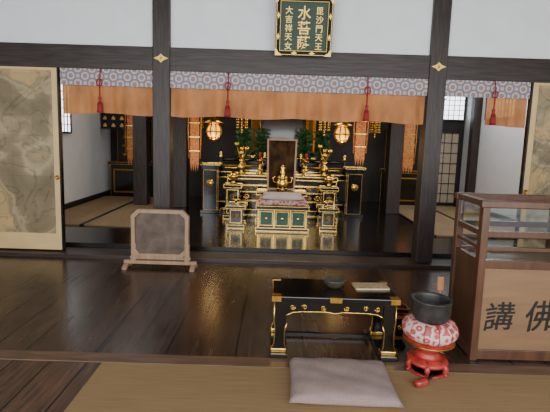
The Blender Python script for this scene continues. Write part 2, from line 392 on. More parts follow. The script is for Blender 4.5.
def tassel(x):
    e=thing('curtain_tassel','crimson knotted cord tassel hanging over the orange curtain','tassel',(x,5.065,2.235),group='crimson curtain tassels')
    b=B(); b.tube([(0,0.03,0),(0.004,0,-0.12),(-0.003,0,-0.22)],0.007,RED)
    for s_ in (-1,1):
        b.tube([(0,0,-0.12),(s_*0.025,-0.006,-0.135),(s_*0.032,-0.008,-0.17),(s_*0.018,-0.006,-0.20),(0,-0.004,-0.19)],0.007,RED)
    b.tube([(0,0,-0.2),(0.0,0,-0.34)],0.009,RED); b.done('cord',e)
    b=B(); b.lathe([(0,-0.32),(0.014,-0.325),(0.02,-0.345),(0.013,-0.37),(0.022,-0.385),(0.029,-0.43),(0.033,-0.50),(0.028,-0.505),(0,-0.50)],(0,0,0),RED,16)
    for k in range(16):
        a=2*math.pi*k/16; b.tube([(0.024*math.cos(a),0.024*math.sin(a),-0.39),(0.034*math.cos(a),0.034*math.sin(a),-0.51)],0.003,RED,4)
    b.done('fringe',e)
    return e
t0=tassel(-2.06)
for x in (-0.58,1.03,2.50): copy_thing(t0,(x,5.065,2.235))
nr=thing('crest_doorway_curtain','dark doorway curtain with rows of pale leaf crests','curtain',(-3.50,9.30,1.58))
b=B(); b.b2(-0.26,0.26,-0.004,0.004,0,0.85,NAVY); b.tube([(-0.28,0,0.85),(0.30,0,0.85)],0.012,WOOD)
b.done('cloth',nr)
for x in (-0.18,0.0,0.18):
    for z in (0.08,0.23,0.38,0.53):
        b=B()
        for k in range(3):
            a=math.pi/2+k*2.094; b.sphere((x+0.021*math.cos(a),-0.006,z+0.021*math.sin(a)),0.025,GOLDP,(1,0.15,1),8)
        b.done('leaf_crest',nr,label='pale gold leaf crest')
copy_thing(nr,(3.28,9.30,1.58))

# ---------------------------------------------------------------- hanging signboard
sg=thing('hanging_signboard','dark green signboard with gold characters in a black frame','signboard',(0.265,5.03,2.43),rot=(math.radians(9),0,0))
W,Hh=0.315,0.62
b=B(); b.b2(-W+0.03,W-0.03,0,0.03,0.03,Hh-0.03,BOARDG); b.done('board',sg)
b=B()
po=[(-W,0),(W,0),(W,Hh),(-W,Hh)]; pi=[(-W+0.055,0.055),(W-0.055,0.055),(W-0.055,Hh-0.055),(-W+0.055,Hh-0.055)]
b.ring(po,pi,-0.025,0.035,SIGNBLK)
for d,th in ((0.008,0.005),(0.050,0.004)):
    b.rframe(-W+d,W-d,d,Hh-d,th,-0.028,-0.02,GOLDP)
b.done('frame',sg)
def fit1(f): 
    b=B(); f(b); b.done('corner_fitting',sg,label='gold metal fitting')
for sx in (-1,1):
    for z,sz in ((0.0,1),(Hh,-1)):
        fit1(lambda b: b.prism([(sx*W,z),(sx*(W-0.075),z),(sx*(W-0.06),z+sz*0.022),(sx*(W-0.04),z+sz*0.03),(sx*(W-0.03),z+sz*0.04),(sx*(W-0.022),z+sz*0.06),(sx*W,z+sz*0.075)],-0.033,-0.024,GOLDP))
for x in (-0.10,0.10): fit1(lambda b: b.prism([(x-0.035,0.028),(x-0.012,0.018),(x,0.008),(x+0.012,0.018),(x+0.035,0.028),(x+0.012,0.038),(x,0.048),(x-0.012,0.038)],-0.032,-0.024,GOLDP))
for x in (-W+0.03,W-0.03): 
    for z in (0.2,0.42): fit1(lambda b: b.prism([(x-0.018,z),(x-0.009,z-0.012),(x,z-0.035),(x+0.009,z-0.012),(x+0.018,z),(x+0.009,z+0.012),(x,z+0.035),(x-0.009,z+0.012)],-0.032,-0.024,GOLDP))
for x in (-0.2,0.2):
    b=B(); b.tube([(x,0.02,Hh-0.02),(x,0.06,Hh),(x,0.09,Hh-0.02)],0.008,GOLDD); b.done('bracket',sg)
def column(chars,x,z0,dz,size,mat,par,y,bold=0):
    for k,c in enumerate(chars): text(c,size,mat,par,(x,y,z0-k*dz),name='character',ext=0.003,bold=bold)
column('水菩薩',0.0,0.455,0.156,0.152,GOLDP,sg,-0.006,0.0014)
column('毘沙門天王',0.170,0.478,0.093,0.086,GOLDP,sg,-0.006,0.0008)
column('大吉祥天女',-0.170,0.478,0.093,0.086,GOLDP,sg,-0.006,0.0008)

# ---------------------------------------------------------------- plaque on stand
pl=thing('plaque_stand','weathered wooden notice board in a chamfered frame on low feet','notice board',(-1.27,4.72,0))
w,h,c=0.32,0.54,0.07; z0=0.13
def oct_(w,z0,z1,c): return [(-w+c,z0),(w-c,z0),(w,z0+c),(w,z1-c),(w-c,z1),(-w+c,z1),(-w,z1-c),(-w,z0+c)]
b=B(); b.ring(oct_(w,z0,z0+h,c),oct_(w-0.04,z0+0.04,z0+h-0.04,c-0.015),-0.03,0.03,PLFR); b.done('frame',pl)
b=B(); b.prism(oct_(w-0.03,z0+0.03,z0+h-0.03,c-0.015),-0.008,0.012,PLIN)
b.done('panel',pl,label='mottled dark brown panel')
b=B(); b.b2(-0.41,0.41,-0.025,0.025,0.045,0.085,PLFR,0.006)
for x in (-0.30,0.30): b.b2(x-0.028,x+0.028,-0.02,0.02,0.08,0.28,PLFR,0.005)
b.b2(-0.34,0.34,-0.018,0.018,0.10,0.135,PLFR,0.005)
b.done('crossbar',pl)
for s_ in (-1,1):
    b=B(); b.prism([(-0.11,0),(-0.05,0),(-0.04,0.015),(0.04,0.015),(0.05,0),(0.11,0),(0.11,0.025),(0.06,0.05),(-0.06,0.05),(-0.11,0.025)],-0.025,0.025,PLFR,Matrix.Translation((s_*0.375,0,0))@Matrix.Rotation(math.pi/2,4,'Z')); b.done('foot',pl)

# ---------------------------------------------------------------- sutra table
tb=thing('sutra_table','low black lacquer table with gold fittings behind the cushion','table',(0.435,2.975,0.007))
hw,hd,tz=0.43,0.195,0.436
b=B(); b.b2(-hw,hw,-hd,hd,tz-0.034,tz,LAC,0.005)
b.b2(-hw+0.02,hw-0.02,-hd+0.02,hd-0.02,tz-0.05,tz-0.03,LAC); b.done('table_top',tb)
for sx in (-1,1):
    b=B(); b.b2(sx*(hw-0.06),sx*(hw+0.003),-hd-0.003,-hd+0.06,tz-0.034,tz+0.002,GOLD); b.done('top_fitting',tb,label='gold corner fitting')
    b=B(); b.b2(sx*(hw-0.06),sx*(hw+0.003),hd-0.05,hd+0.003,tz-0.034,tz+0.002,GOLD); b.done('top_fitting',tb,label='gold corner fitting')
b=B(); b.b2(-0.04,0.04,-hd-0.003,-hd+0.012,tz-0.034,tz+0.002,GOLD); b.done('top_fitting',tb,label='gold edge fitting')
b=B()
ap=[(-hw+0.05,tz-0.045),(hw-0.05,tz-0.045),(hw-0.05,tz-0.17),(hw-0.10,tz-0.145),(hw-0.14,tz-0.125),(hw-0.20,tz-0.118),(0.06,tz-0.115),(0,tz-0.125),(-0.06,tz-0.115),(-hw+0.20,tz-0.118),(-hw+0.14,tz-0.125),(-hw+0.10,tz-0.145),(-hw+0.05,tz-0.17)]
b.prism(ap,-hd+0.035,-hd+0.05,LAC); b.prism(ap,hd-0.05,hd-0.035,LAC)
for sx in (-1,1): b.b2(sx*(hw-0.055),sx*(hw-0.04),-hd+0.05,hd-0.05,tz-0.12,tz-0.045,LAC)
b.done('apron',tb)
b=B()
for sx in (-1,1):
    for k,x in enumerate((0.29,0.21,0.08)):
        b.scroll((sx*x,-hd+0.032,tz-0.083),0.019,GOLD,0.0028,flip=sx*(1 if k%2 else -1),flipz=(1 if k%2 else -1))
zz=[(x,z) for x,z in ap[2:]]
b.tube([(x,-hd+0.033,z+0.003) for x,z in zz],0.004,GOLD,5)
b.done('arabesque_inlay',tb,label='gold edge line and scrolls')
for sx in (-1,1):
    for sy in (-1,1):
        b=B(); cx=sx*(hw-0.055); cy=sy*(hd-0.042)
        M=Matrix.Translation((cx,cy,0))@Matrix.Diagonal((sx,1,1,1))
        prof=[(-0.043,tz-0.045),(0.039,tz-0.045),(0.039,tz-0.17),(0.031,tz-0.24),(0.035,0.10),(0.056,0.055),(0.056,0.03),(-0.048,0.03),(-0.048,0.055),(-0.034,0.10),(-0.034,tz-0.24),(-0.050,tz-0.19),(-0.043,tz-0.16)]
        b.prism(prof,-0.024,0.024,LAC,M)
        lg=b.done('leg',tb)
        b=B(); y=cy-0.026 if sy<0 else cy+0.026
        b.tube([M@Vector((x,0,z))+Vector((0,y-cy,0)) for x,z in prof[1:7]],0.004,GOLD,5)
        b.tube([M@Vector((x,0,z))+Vector((0,y-cy,0)) for x,z in prof[7:12]],0.004,GOLD,5)
        b.box((cx+sx*0.004,cy,0.045),(0.110,0.054,0.028),GOLD,bev=0.004)
        b.done('leg_fitting',tb,label='gold trim')
b=B()
for sx in (-1,1): b.b2(sx*(hw-0.11),sx*(hw+0.005),-hd-0.005,hd+0.005,0.0,0.03,LAC,0.004)
b.b2(-hw+0.08,hw-0.08,hd-0.06,hd-0.03,0.004,0.028,LAC)
b.done('base_rail',tb)
tz+=0.0085

e=thing('shallow_bowl','round dark grey-gold dish on the black lacquer table','bowl',(0.45,3.01,tz),scale=1.0)
B().lathe([(0,0),(0.045,0),(0.050,0.008),(0.075,0.028),(0.084,0.054),(0.086,0.058),(0.079,0.058),(0.068,0.034),(0,0.026)],(0,0,0),DISHM,32).done('dish',e)
e=thing('folded_sutra_book','brown brocade folded book lying on the black table','book',(0.715,3.02,tz),rotz=0.08)
b=B(); b.b2(-0.12,0.12,-0.06,0.06,0.003,0.010,PAPER); b.done('pages',e)
b=B(); b.b2(-0.125,0.125,-0.065,0.065,0,0.003,BOOKM); b.b2(-0.125,0.125,-0.065,0.065,0.010,0.013,BOOKM,0.001); b.done('cover',e)
e=thing('small_gilt_stand','narrow black stand with gold fittings beside the lacquer table','stand',(0.945,3.03,0.001))
b=B(); b.b2(-0.045,0.045,-0.045,0.045,0,0.03,LAC,0.003); b.b2(-0.025,0.025,-0.025,0.025,0.03,0.27,LAC); b.b2(-0.05,0.05,-0.05,0.05,0.27,0.30,LAC,0.003); b.done('body',e)
b=B(); b.edges(-0.05,0.05,-0.05,0.05,0.27,0.30,GOLD,0.006)
for z in (0.07,0.23): b.b2(-0.028,0.028,-0.028,0.028,z-0.012,z+0.012,GOLD)
b.scroll((0,-0.03,0.15),0.022,GOLD,0.004); b.done('gold_fitting',e,label='gold fittings')

# ---------------------------------------------------------------- floor cushion
def cushion_mesh(name,w,d,h,mat,parent=None,loc=(0,0,0),n=22,sag=0.25):
    bm=bmesh.new(); g={}
    for s_ in (1,-1):
        for i in range(n+1):
            for j in range(n+1):
                u=2*i/n-1; v=2*j/n-1
                e_=(max(0,1-abs(u)**3.2)*max(0,1-abs(v)**3.2))**0.42
                dip=1-sag*math.exp(-((u)**2+(v)**2)*7)
                wr=0.005*h/0.07*math.sin(u*9+v*4)*math.sin(v*7-u*3)*(1-e_*0.6)
                px=u*w/2*(1-0.035*(1-abs(v)**2)*abs(u)**3) ; py=v*d/2*(1-0.035*(1-abs(u)**2)*abs(v)**3)
                z=h/2+s_*(h/2)*e_*dip + (wr if s_>0 and 0<i<n and 0<j<n else 0)
                if s_<0: z=h/2-(h/2)*min(1,e_*1.25)
                if s_<0 and (i in (0,n) or j in (0,n)): g[(s_,i,j)]=g[(1,i,j)]; continue
                if i in (0,n) or j in (0,n): z=h/2*0.8
                g[(s_,i,j)]=bm.verts.new((px,py,max(0,z)))
    for s_ in (1,-1):
        for i in range(n):
            for j in range(n):
                q=[g[(s_,i,j)],g[(s_,i+1,j)],g[(s_,i+1,j+1)],g[(s_,i,j+1)]]
                f=bm.faces.new(q if s_>0 else q[::-1]); f.smooth=True
    me=bpy.data.meshes.new(name); bm.to_mesh(me); bm.free(); me.materials.append(mat)
    o=bpy.data.objects.new(name,me); COL.objects.link(o); o.location=loc
    if parent: o.parent=parent
    return o
cz=thing('floor_cushion','mauve-grey square sitting cushion lying on the brown matting','cushion',(0.44,2.46,0.005),rotz=-0.02)
cushion_mesh('cushion_cover',0.64,0.48,0.09,MAUVE,cz)
b=B()
for k in range(8):
    a=k*math.pi/4; b.tube([(0,0,0.064),(0.012*math.cos(a),0.012*math.sin(a),0.070),(0.022*math.cos(a),0.022*math.sin(a),0.069)],0.0015,MAUVE,4)
b.done('centre_tuft',cz)

# ---------------------------------------------------------------- large bowl gong on stand
GX,GY=1.045,2.70
st=thing('bowl_gong_stand','round red lacquer stand with curved legs holding the gong cushion','stand',(GX,GY,0.007),scale=(1.03,1.03,0.90))
b=B(); b.lathe([(0,0.20),(0.10,0.20),(0.145,0.215),(0.155,0.228),(0.15,0.24),(0,0.24)],(0,0,0),REDLAC,32); b.done('top_plate',st)
b=B(); b.lathe([(0,0.10),(0.065,0.10),(0.09,0.115),(0.07,0.13),(0.065,0.15),(0.095,0.18),(0.12,0.20),(0,0.20)],(0,0,0),REDLAC,28); b.done('waist',st)
b=B(); b.lathe([(0,0.055),(0.09,0.055),(0.13,0.07),(0.125,0.09),(0.08,0.105),(0,0.105)],(0,0,0),REDLAC,28); b.done('lower_plate',st)
for k in range(6):
    a=k*math.pi/3+0.2; ca,sa=math.cos(a),math.sin(a)
    b=B(); b.tube([(r*ca,r*sa,z) for r,z in ((0.085,0.085),(0.115,0.075),(0.13,0.055),(0.122,0.03),(0.128,0.010),(0.140,0.008))],[0.020,0.020,0.018,0.014,0.010,0.008],REDLAC,8); b.done('leg',st)
b=B(); b.lathe([(0.10,0.0),(0.125,0.0),(0.125,0.012),(0.10,0.012),(0.10,0)],(0,0,0),REDLAC,28); b.done('foot_ring',st)
b=B()
b.lathe([(0.150,0.222),(0.160,0.226),(0.160,0.234),(0.150,0.238)],(0,0,0),GOLDD,32); b.done('gilt_rim',st,label='worn gold rim')
z1=0.007+0.24*0.90+0.001
cu=thing('gong_cushion','puffy dull red and pink floral ring cushion under the bowl','cushion',(GX,GY,z1),scale=(0.98,0.98,0.84))
b=B(); prof=[]
for k in range(15):
    a=-math.pi/2+math.pi*k/14; prof.append((0.105+0.075*math.cos(a),0.078+0.078*math.sin(a)))
prof=[(0,0.0)]+prof+[(0.07,0.14),(0,0.125)]
b.lathe(prof,(0,0,0),PATCH,36); b.done('cushion_cover',cu)
b=B()
for k in range(12):
    a=k*math.pi/6; b.tube([((0.105+0.077*math.cos(t))*math.cos(a),(0.105+0.077*math.cos(t))*math.sin(a),0.078+0.080*math.sin(t)) for t in [-1.3+i*0.26 for i in range(11)]],0.0025,RED,4)
b.done('piping',cu,label='red seam piping')
z2=z1+0.142*0.84
bw=tag(B().lathe([(r*0.97,z*0.90) for r,z in [(0,0),(0.06,0.0),(0.100,0.012),(0.122,0.04),(0.128,0.09),(0.129,0.15),(0.134,0.162),(0.134,0.168),(0.118,0.168),(0.114,0.15),(0.112,0.09),(0.105,0.045),(0.07,0.024),(0,0.018)]],(0,0,0),BRONZE,40).done('bowl_gong',loc=(GX,GY,z2)),'large dark grey bronze bowl gong on the patterned cushion','gong')
ml=thing('standing_wooden_striker','reddish flat wooden striker upright on a small foot behind the gong','mallet',(1.185,2.93,0.002))
b=B(); b.b2(-0.035,0.035,-0.03,0.03,0,0.02,PALEWOOD,0.003); b.done('foot',ml)
b=B(); b.tube([(0,0,0.02),(0,0,0.47)],0.009,PALEWOOD,8); b.done('handle',ml)
b=B(); b.box((0,0,0.515),(0.046,0.014,0.10),PALEWOOD,bev=0.004); b.done('striker_head',ml)
e=thing('padded_striker','black handled padded striker lying in front of the red stand','mallet',(0.96,2.50,0.03),rotz=0.5)
b=B(); b.tube([(0,0,-0.005),(0.10,0.02,0.005)],0.009,INK,8); b.done('handle',e)
b=B(); b.lathe([(0,-0.05),(0.02,-0.048),(0.025,-0.02),(0.025,0.02),(0.02,0.04),(0,0.042)],(-0.02,0,0.0),REDLAC,16,rot=(0,math.pi/2,0)); b.done('striker_head',e)

# ---------------------------------------------------------------- wooden counter
rl=thing('wooden_counter','brown wooden counter with glass panes and black brush characters','counter',(1.39,2.84,0))
L,D,T=1.5,0.44,1.10
for x in (0.03,L/2,L):
    for y in (0.025,D-0.025):
        b=B(); b.box((x,y,T/2),(0.05,0.056,T),RAILW,bev=0.005); b.done('post',rl)
b=B()
for y in (0.02,D-0.02): b.b2(-0.01,L+0.03,y-0.03,y+0.025,T-0.02,T+0.03,RAILW,0.008)
for x in (0.03,L): b.b2(x-0.034,x+0.028,0.0,D,T-0.015,T+0.026,RAILW,0.006)
b.done('top_rail',rl)
b=B()
for z,t in ((0.90,0.04),(0.80,0.025),(0.69,0.055),(0.045,0.07)):
    for y in (0.02,D-0.02): b.b2(0.02,L,y-0.018,y+0.018,z-t/2,z+t/2,RAILW,0.003)
    for x in (0.03,L): b.b2(x-0.018,x+0.018,0.03,D-0.03,z-t/2+0.001,z+t/2-0.001,RAILW,0.003)
b.done('cross_rail',rl)
b=B(); b.b2(0.05,L-0.02,0.012,0.026,0.07,0.68,RAILP); b.done('front_panel',rl,label='lighter brown board panel')
b=B(); b.b2(0.022,0.036,0.05,D-0.05,0.07,0.67,RAILW); b.done('side_panel',rl)
b=B(); b.b2(0.05,L-0.02,D-0.03,D-0.019,0.07,0.67,RAILP); b.done('back_panel',rl)
b=B(); b.b2(0.06,L-0.03,0.04,D-0.04,0.675,0.69,RAILW); b.done('shelf',rl)
def pane(*a):
    b=B(); b.b2(*a,GLASS); b.done('glass_pane',rl,label='clear reflective glass')
for (x0,x1) in ((0.057,L/2-0.027),(L/2+0.027,L-0.027)):
    for y in (0.02,D-0.02):
        pane(x0,x1,y-0.003,y+0.003,0.92,T-0.022)
        pane(x0,x1,y-0.003,y+0.003,0.722,0.785)
pane(0.027,0.033,0.055,D-0.055,0.92,T-0.022)
text('講',0.215,INK,rl,(0.19,0.010,0.325),name='character',ext=0.002,bold=0.0009,brush=0.0035)
text('佛',0.235,INK,rl,(0.475,0.010,0.335),name='character',ext=0.002,bold=0.0009,brush=0.0035)

# ---------------------------------------------------------------- sanctuary furniture
CX=0.13; DX=0.12; DY=6.68
ds=thing('priest_dais','square lacquered dais with green panels and gold framing','dais',(DX,DY,FI),scale=1.07)
b=B(); b.b2(-0.34,0.34,-0.28,0.28,0.05,0.32,LAC); b.b2(-0.37,0.37,-0.31,0.31,0.31,0.36,LAC,0.005); b.b2(-0.37,0.37,-0.31,0.31,0.0,0.05,LAC,0.005)
b.done('body',ds)
b=B()
for x in (-0.225,0,0.225): b.b2(x-0.085,x+0.085,-0.288,-0.278,0.09,0.28,GREEN,0.002)
b.done('panel',ds,label='green enamel panels')
b=B(); b.edges(-0.37,0.37,-0.31,0.31,0.31,0.36,GOLD,0.010); b.edges(-0.37,0.37,-0.31,0.31,0.007,0.05,GOLD,0.010)
for x in (-0.335,-0.113,0.113,0.335): b.b2(x-0.010,x+0.010,-0.292,-0.28,0.055,0.305,GOLD)
for x in (-0.225,0,0.225):
    b.rframe(x-0.092,x+0.092,0.08,0.285,0.010,-0.294,-0.286,GOLD)
    b.sphere((x,-0.290,0.18),0.022,GOLD,(1.2,0.3,1),8)
b.done('gold_fitting',ds,label='gold framing')
dc=thing('dais_cushion','greyish white cushion with red brocade border on the dais','cushion',(DX,DY,FI+0.393),scale=1.07)
b=B(); b.box((0,0,0.035),(0.68,0.56,0.07),PATCH,bev=0.02); b.done('brocade_border',dc)
cushion_mesh('cushion_cover',0.60,0.50,0.08,WHITE,dc,(0,0,0.062))
sd=thing('side_stand','small black lacquer side stand with gold bands beside the dais','side table',(-0.59,DY,FI),group='paired side stands',scale=1.07)
b=B(); b.b2(-0.14,0.14,-0.2,0.2,0.29,0.33,LAC,0.004); b.b2(-0.12,0.12,-0.18,0.18,0.0,0.05,LAC,0.004); b.b2(-0.10,0.10,-0.16,0.16,0.05,0.29,LAC); b.done('body',sd)
b=B(); b.edges(-0.14,0.14,-0.2,0.2,0.29,0.33,GOLD,0.009); b.edges(-0.12,0.12,-0.18,0.18,0.006,0.05,GOLD,0.009)
b.rframe(-0.085,0.085,0.075,0.27,0.010,-0.172,-0.160,GOLD); b.scroll((0,-0.166,0.17),0.05,GOLDD,0.010)
b.done('gold_band',sd,label='gold bands and openwork')
copy_thing(sd,(0.83,DY,FI))
def gbowl(name,label,cat,loc,s_=1,group=None,mat=GOLD):
    o=B().lathe([(0,0),(0.035*s_,0),(0.02*s_,0.012*s_),(0.014*s_,0.03*s_),(0.04*s_,0.05*s_),(0.055*s_,0.085*s_),(0.05*s_,0.085*s_),(0.034*s_,0.055*s_),(0,0.05*s_)],(0,0,0),mat,20).done(name,loc=loc)
    return tag(o,label,cat,group)
gbowl('gold_cup','gold footed cup on the side stand','cup',(-0.60,DY-0.07,FI+0.361))
gbowl('gold_cup','gold footed cup on the side stand','cup',(0.80,DY-0.07,FI+0.361))
bx=thing('black_box','low black lacquer box with gold edges on the side stand','box',(0.88,DY+0.09,FI+0.363))
b=B(); b.b2(-0.045,0.045,-0.06,0.06,0,0.06,LAC); b.done('body',bx); b=B(); b.edges(-0.045,0.045,-0.06,0.06,0.003,0.06,GOLD,0.006); b.done('trim',bx)

LY=7.33
ls=thing('picture_stand','black lacquer stand with red cloth and gold bands behind the dais','altar table',(CX-0.02,LY,FI))
b=B(); b.b2(-0.42,0.42,-0.22,0.22,0.45,0.50,LAC,0.004); b.b2(-0.38,0.38,-0.19,0.19,0.05,0.45,LAC); b.b2(-0.42,0.42,-0.22,0.22,0,0.05,LAC,0.004); b.done('body',ls)
b=B(); b.edges(-0.42,0.42,-0.22,0.22,0.45,0.50,GOLD,0.011); b.edges(-0.42,0.42,-0.22,0.22,0.007,0.05,GOLD,0.011)
for sx in (-1,1):
    b.rframe(sx*0.26-0.1,sx*0.26+0.1,0.10,0.41,0.012,-0.202,-0.19,GOLD); b.scroll((sx*0.26,-0.196,0.26),0.06,GOLDD,0.012,flip=sx)
b.done('gold_band',ls,label='gold frames and bands')
b=B(); b.b2(-0.13,0.13,-0.232,-0.224,0.12,0.49,BROC); b.b2(-0.13,0.13,-0.234,-0.222,0.115,0.125,GOLDD); b.done('hanging_cloth',ls,label='red and gold brocade cloth')
fm=thing('framed_picture','dark picture in a thin brown frame behind the incense burner','picture frame',(CX-0.03,LY+0.10,FI+0.507),rot=(math.radians(-5),0,0))
fh=0.88
b=B(); b.ring([(-0.24,0),(0.24,0),(0.26,fh),(-0.26,fh)],[(-0.212,0.03),(0.212,0.03),(0.232,fh-0.028),(-0.232,fh-0.028)],-0.02,0.02,FRW); b.done('frame',fm)
b=B(); b.prism([(-0.215,0.028),(0.215,0.028),(0.235,fh-0.025),(-0.235,fh-0.025)],-0.003,0.012,DARKG); b.done('picture',fm)
b=B(); b.tube([(0,0.015,0.3),(0,0.09,0.02)],0.010,LAC); b.done('prop',fm)
ib=thing('incense_burner','tall round gold incense burner with lid and handles before the picture','incense burner',(CX-0.01,LY-0.12,FI+0.507),scale=1.25)
b=B()
for k in range(3):
    a=k*2.094+0.5; b.tube([(0.05*math.cos(a),0.05*math.sin(a),0.05),(0.065*math.cos(a),0.065*math.sin(a),0.03),(0.06*math.cos(a),0.06*math.sin(a),0.0)],[0.02,0.015,0.012],GOLD,8)
b.lathe([(0,0.04),(0.05,0.045),(0.08,0.08),(0.085,0.12),(0.065,0.15),(0.07,0.17),(0,0.17)],(0,0,0),GOLD,28); b.done('pot',ib)
b=B(); b.lathe([(0,0.17),(0.075,0.17),(0.07,0.20),(0.04,0.225),(0.025,0.235),(0.04,0.265),(0.025,0.29),(0.035,0.32),(0.0,0.38)],(0,0,0),GOLD,24); b.done('lid',ib)
for s_ in (-1,1):
    b=B(); b.tube([(s_*0.08,0,0.12),(s_*0.12,0,0.13),(s_*0.13,0,0.18),(s_*0.10,0,0.20)],0.009,GOLD,8); b.done('handle',ib)

AY=7.90
at=thing('offering_table','long black lacquer altar table with horizontal gold rails and openwork','altar table',(CX,AY,FI))
w,d,h=0.98,0.24,0.72
b=B(); b.b2(-w,w,-d,d,h-0.06,h,LAC,0.006); b.b2(-w+0.05,w-0.05,-d+0.04,d-0.04,0.0,0.10,LAC,0.006); b.b2(-w+0.08,w-0.08,-d+0.08,d-0.08,0.10,h-0.06,LAC); b.done('body',at)
b=B(); b.edges(-w,w,-d,d,h-0.06,h,GOLD,0.016); b.edges(-w+0.05,w-0.05,-d+0.04,d-0.04,0.008,0.10,GOLD,0.016)
for z in (0.26,0.42,0.54): b.b2(-w+0.08,w-0.08,-d+0.06,-d+0.08,z-0.012,z+0.012,GOLD)
for i in range(11):
    x=-0.80+i*0.16
    b.scroll((x,-d+0.07,0.48),0.045,GOLDD,0.011,flip=1 if i%2 else -1)
    b.scroll((x,-d+0.07,0.34),0.055,GOLD if i%2 else GOLDD,0.012,flip=-1 if i%2 else 1,flipz=-1)
b.done('gold_openwork',at,label='gold rails and openwork')
TT=FI+h+0.009
cs=thing('candlestick','tall gold candlestick with a red candle on the offering table','candlestick',(CX-0.42,AY-0.08,TT),group='altar candlesticks')
b=B(); b.lathe([(0,0),(0.07,0),(0.065,0.02),(0.03,0.05),(0.025,0.08),(0.045,0.10),(0.022,0.13),(0.022,0.20),(0.04,0.23),(0.065,0.26),(0.065,0.27),(0,0.27)],(0,0,0),GOLD,20); b.done('stem',cs)
b=B(); b.lathe([(0,0.27),(0.018,0.27),(0.024,0.40),(0.0,0.405)],(0,0,0),RED,12); b.done('candle',cs)
copy_thing(cs,(CX+0.42,AY-0.08,TT))
def vase(x,y,z,kind):
    e=thing('flower_vase','gold vase of evergreen sprays on the altar' if kind=='leaf' else 'gold vase of gilt lotus flowers','vase',(x,y,z))
    b=B(); b.lathe([(0,0),(0.06,0),(0.055,0.02),(0.035,0.04),(0.075,0.10),(0.08,0.14),(0.035,0.19),(0.035,0.22),(0.06,0.26),(0.055,0.26),(0,0.22)],(0,0,0),GOLD,22); b.done('vase_body',e)
    b=B()
    if kind=='leaf':
        for k in range(230):
            a=random.uniform(0,6.28); r=random.uniform(0.0,0.125); zz=0.26+random.uniform(0,0.58)
            p=Vector((r*math.cos(a),r*0.6*math.sin(a),zz))
            d1=Vector((math.cos(a),math.sin(a)*0.6,random.uniform(-0.2,0.9))).normalized(); d2=d1.cross(Vector((random.uniform(-1,1),1,0.2))).normalized()
            vs=[b.bm.verts.new(p+q) for q in (-d1*0.01,d1*0.025+d2*0.024,d1*0.07,d1*0.025-d2*0.024)]; f=b.bm.faces.new(vs); f.material_index=b.mi(LEAF)
        for k in range(7):
            a=k*0.9; b.tube([(0,0,0.2),(0.06*math.cos(a),0.04*math.sin(a),0.42),(0.12*math.cos(a),0.07*math.sin(a),0.66)],0.005,LEAF,5)
        b.done('foliage',e)
    else:
        for k in range(5):
            a=k*1.57; hx=0.095*math.cos(a)*(1 if k else 0); hz=0.36+0.08*(k%3)
            b.tube([(0,0,0.2),(hx*0.4,0.01,0.32),(hx,0.03*math.sin(a),hz)],0.010,GOLDD,5)
            for j in range(7):
                t=j*0.9; b.sphere((hx+0.026*math.cos(t),0.03*math.sin(a)+0.026*math.sin(t),hz+0.02),0.022,GOLD,(0.8,0.8,1.7),8)
        b.done('gilt_lotus',e)
    return e
vase(CX-0.76,AY,TT,'lotus'); vase(CX+0.76,AY,TT,'lotus')

PY=8.92
ma=thing('altar_platform','tiered black altar platform with gold bands and low railings','altar',(CX,PY,FI))
b=B()
b.b2(-1.25,1.25,-0.60,0.6,0,0.14,LAC,0.01); b.b2(-1.12,1.12,-0.5,0.5,0.14,0.62,LAC); b.b2(-1.25,1.25,-0.60,0.6,0.62,0.72,LAC,0.01)
b.b2(-0.85,0.85,-0.1,0.55,0.72,1.0,LAC); b.done('tier',ma)
b=B(); b.edges(-1.25,1.25,-0.60,0.6,0.012,0.14,GOLD,0.016); b.edges(-1.25,1.25,-0.60,0.6,0.62,0.72,GOLD,0.016); b.edges(-0.85,0.85,-0.1,0.55,0.72,1.0,GOLD,0.016)
for i in range(6):
    x=-0.92+i*0.368
    b.rframe(x-0.16,x+0.16,0.18,0.58,0.020,-0.515,-0.495,GOLD)
    b.scroll((x,-0.51,0.38),0.09,GOLDD,0.018,flip=1 if i%2 else -1)
b.done('gold_fitting',ma,label='gold bands and panel frames')
for s_ in (-1,1):
    b=B()
    b.tube([(s_*0.35,-0.55,0.96),(s_*1.2,-0.55,0.96)],0.028,LAC,8); b.tube([(s_*0.35,-0.55,0.84),(s_*1.2,-0.55,0.84)],0.020,GOLDD,8)
    for x in (0.35,0.775,1.2):
        b.tube([(s_*x,-0.55,0.72),(s_*x,-0.55,1.02)],0.028,LAC,8)
        b.lathe([(0.03,1.0),(0.045,1.02),(0.02,1.04),(0.042,1.07),(0.03,1.10),(0,1.16)],(s_*x,-0.55,0),GOLD,14)
    b.done('railing',ma,label='black railing with gold finials')
zu=thing('altar_shrine','black shrine cabinet with gold columns standing on the altar','shrine cabinet',(CX,9.15,FI+1.010))
b=B(); b.b2(-0.55,0.55,-0.22,0.25,0,0.08,LAC); b.b2(-0.5,0.5,0.2,0.25,0.08,0.95,LAC)
for s_ in (-1,1): b.b2(s_*0.46,s_*0.5,-0.18,0.25,0.08,0.95,LAC)
b.done('cabinet_body',zu)
b=B(); b.prism([(-0.68,0.95),(0.68,0.95),(0.70,1.0),(0.45,1.08),(0.2,1.2),(0,1.28),(-0.2,1.2),(-0.45,1.08),(-0.70,1.0)],-0.3,0.3,LAC); b.edges(-0.68,0.68,-0.3,0.3,0.95,0.98,GOLD,0.012); b.done('roof',zu)
b=B()
for x in (-0.48,0.48): b.tube([(x,-0.2,0.08),(x,-0.2,0.95)],0.03,GOLDD,10)
b.edges(-0.55,0.55,-0.22,0.25,0.010,0.08,GOLD,0.014); b.b2(-0.46,0.46,-0.21,-0.19,0.86,0.95,GOLDD)
b.done('column',zu,label='gold columns and lintel')
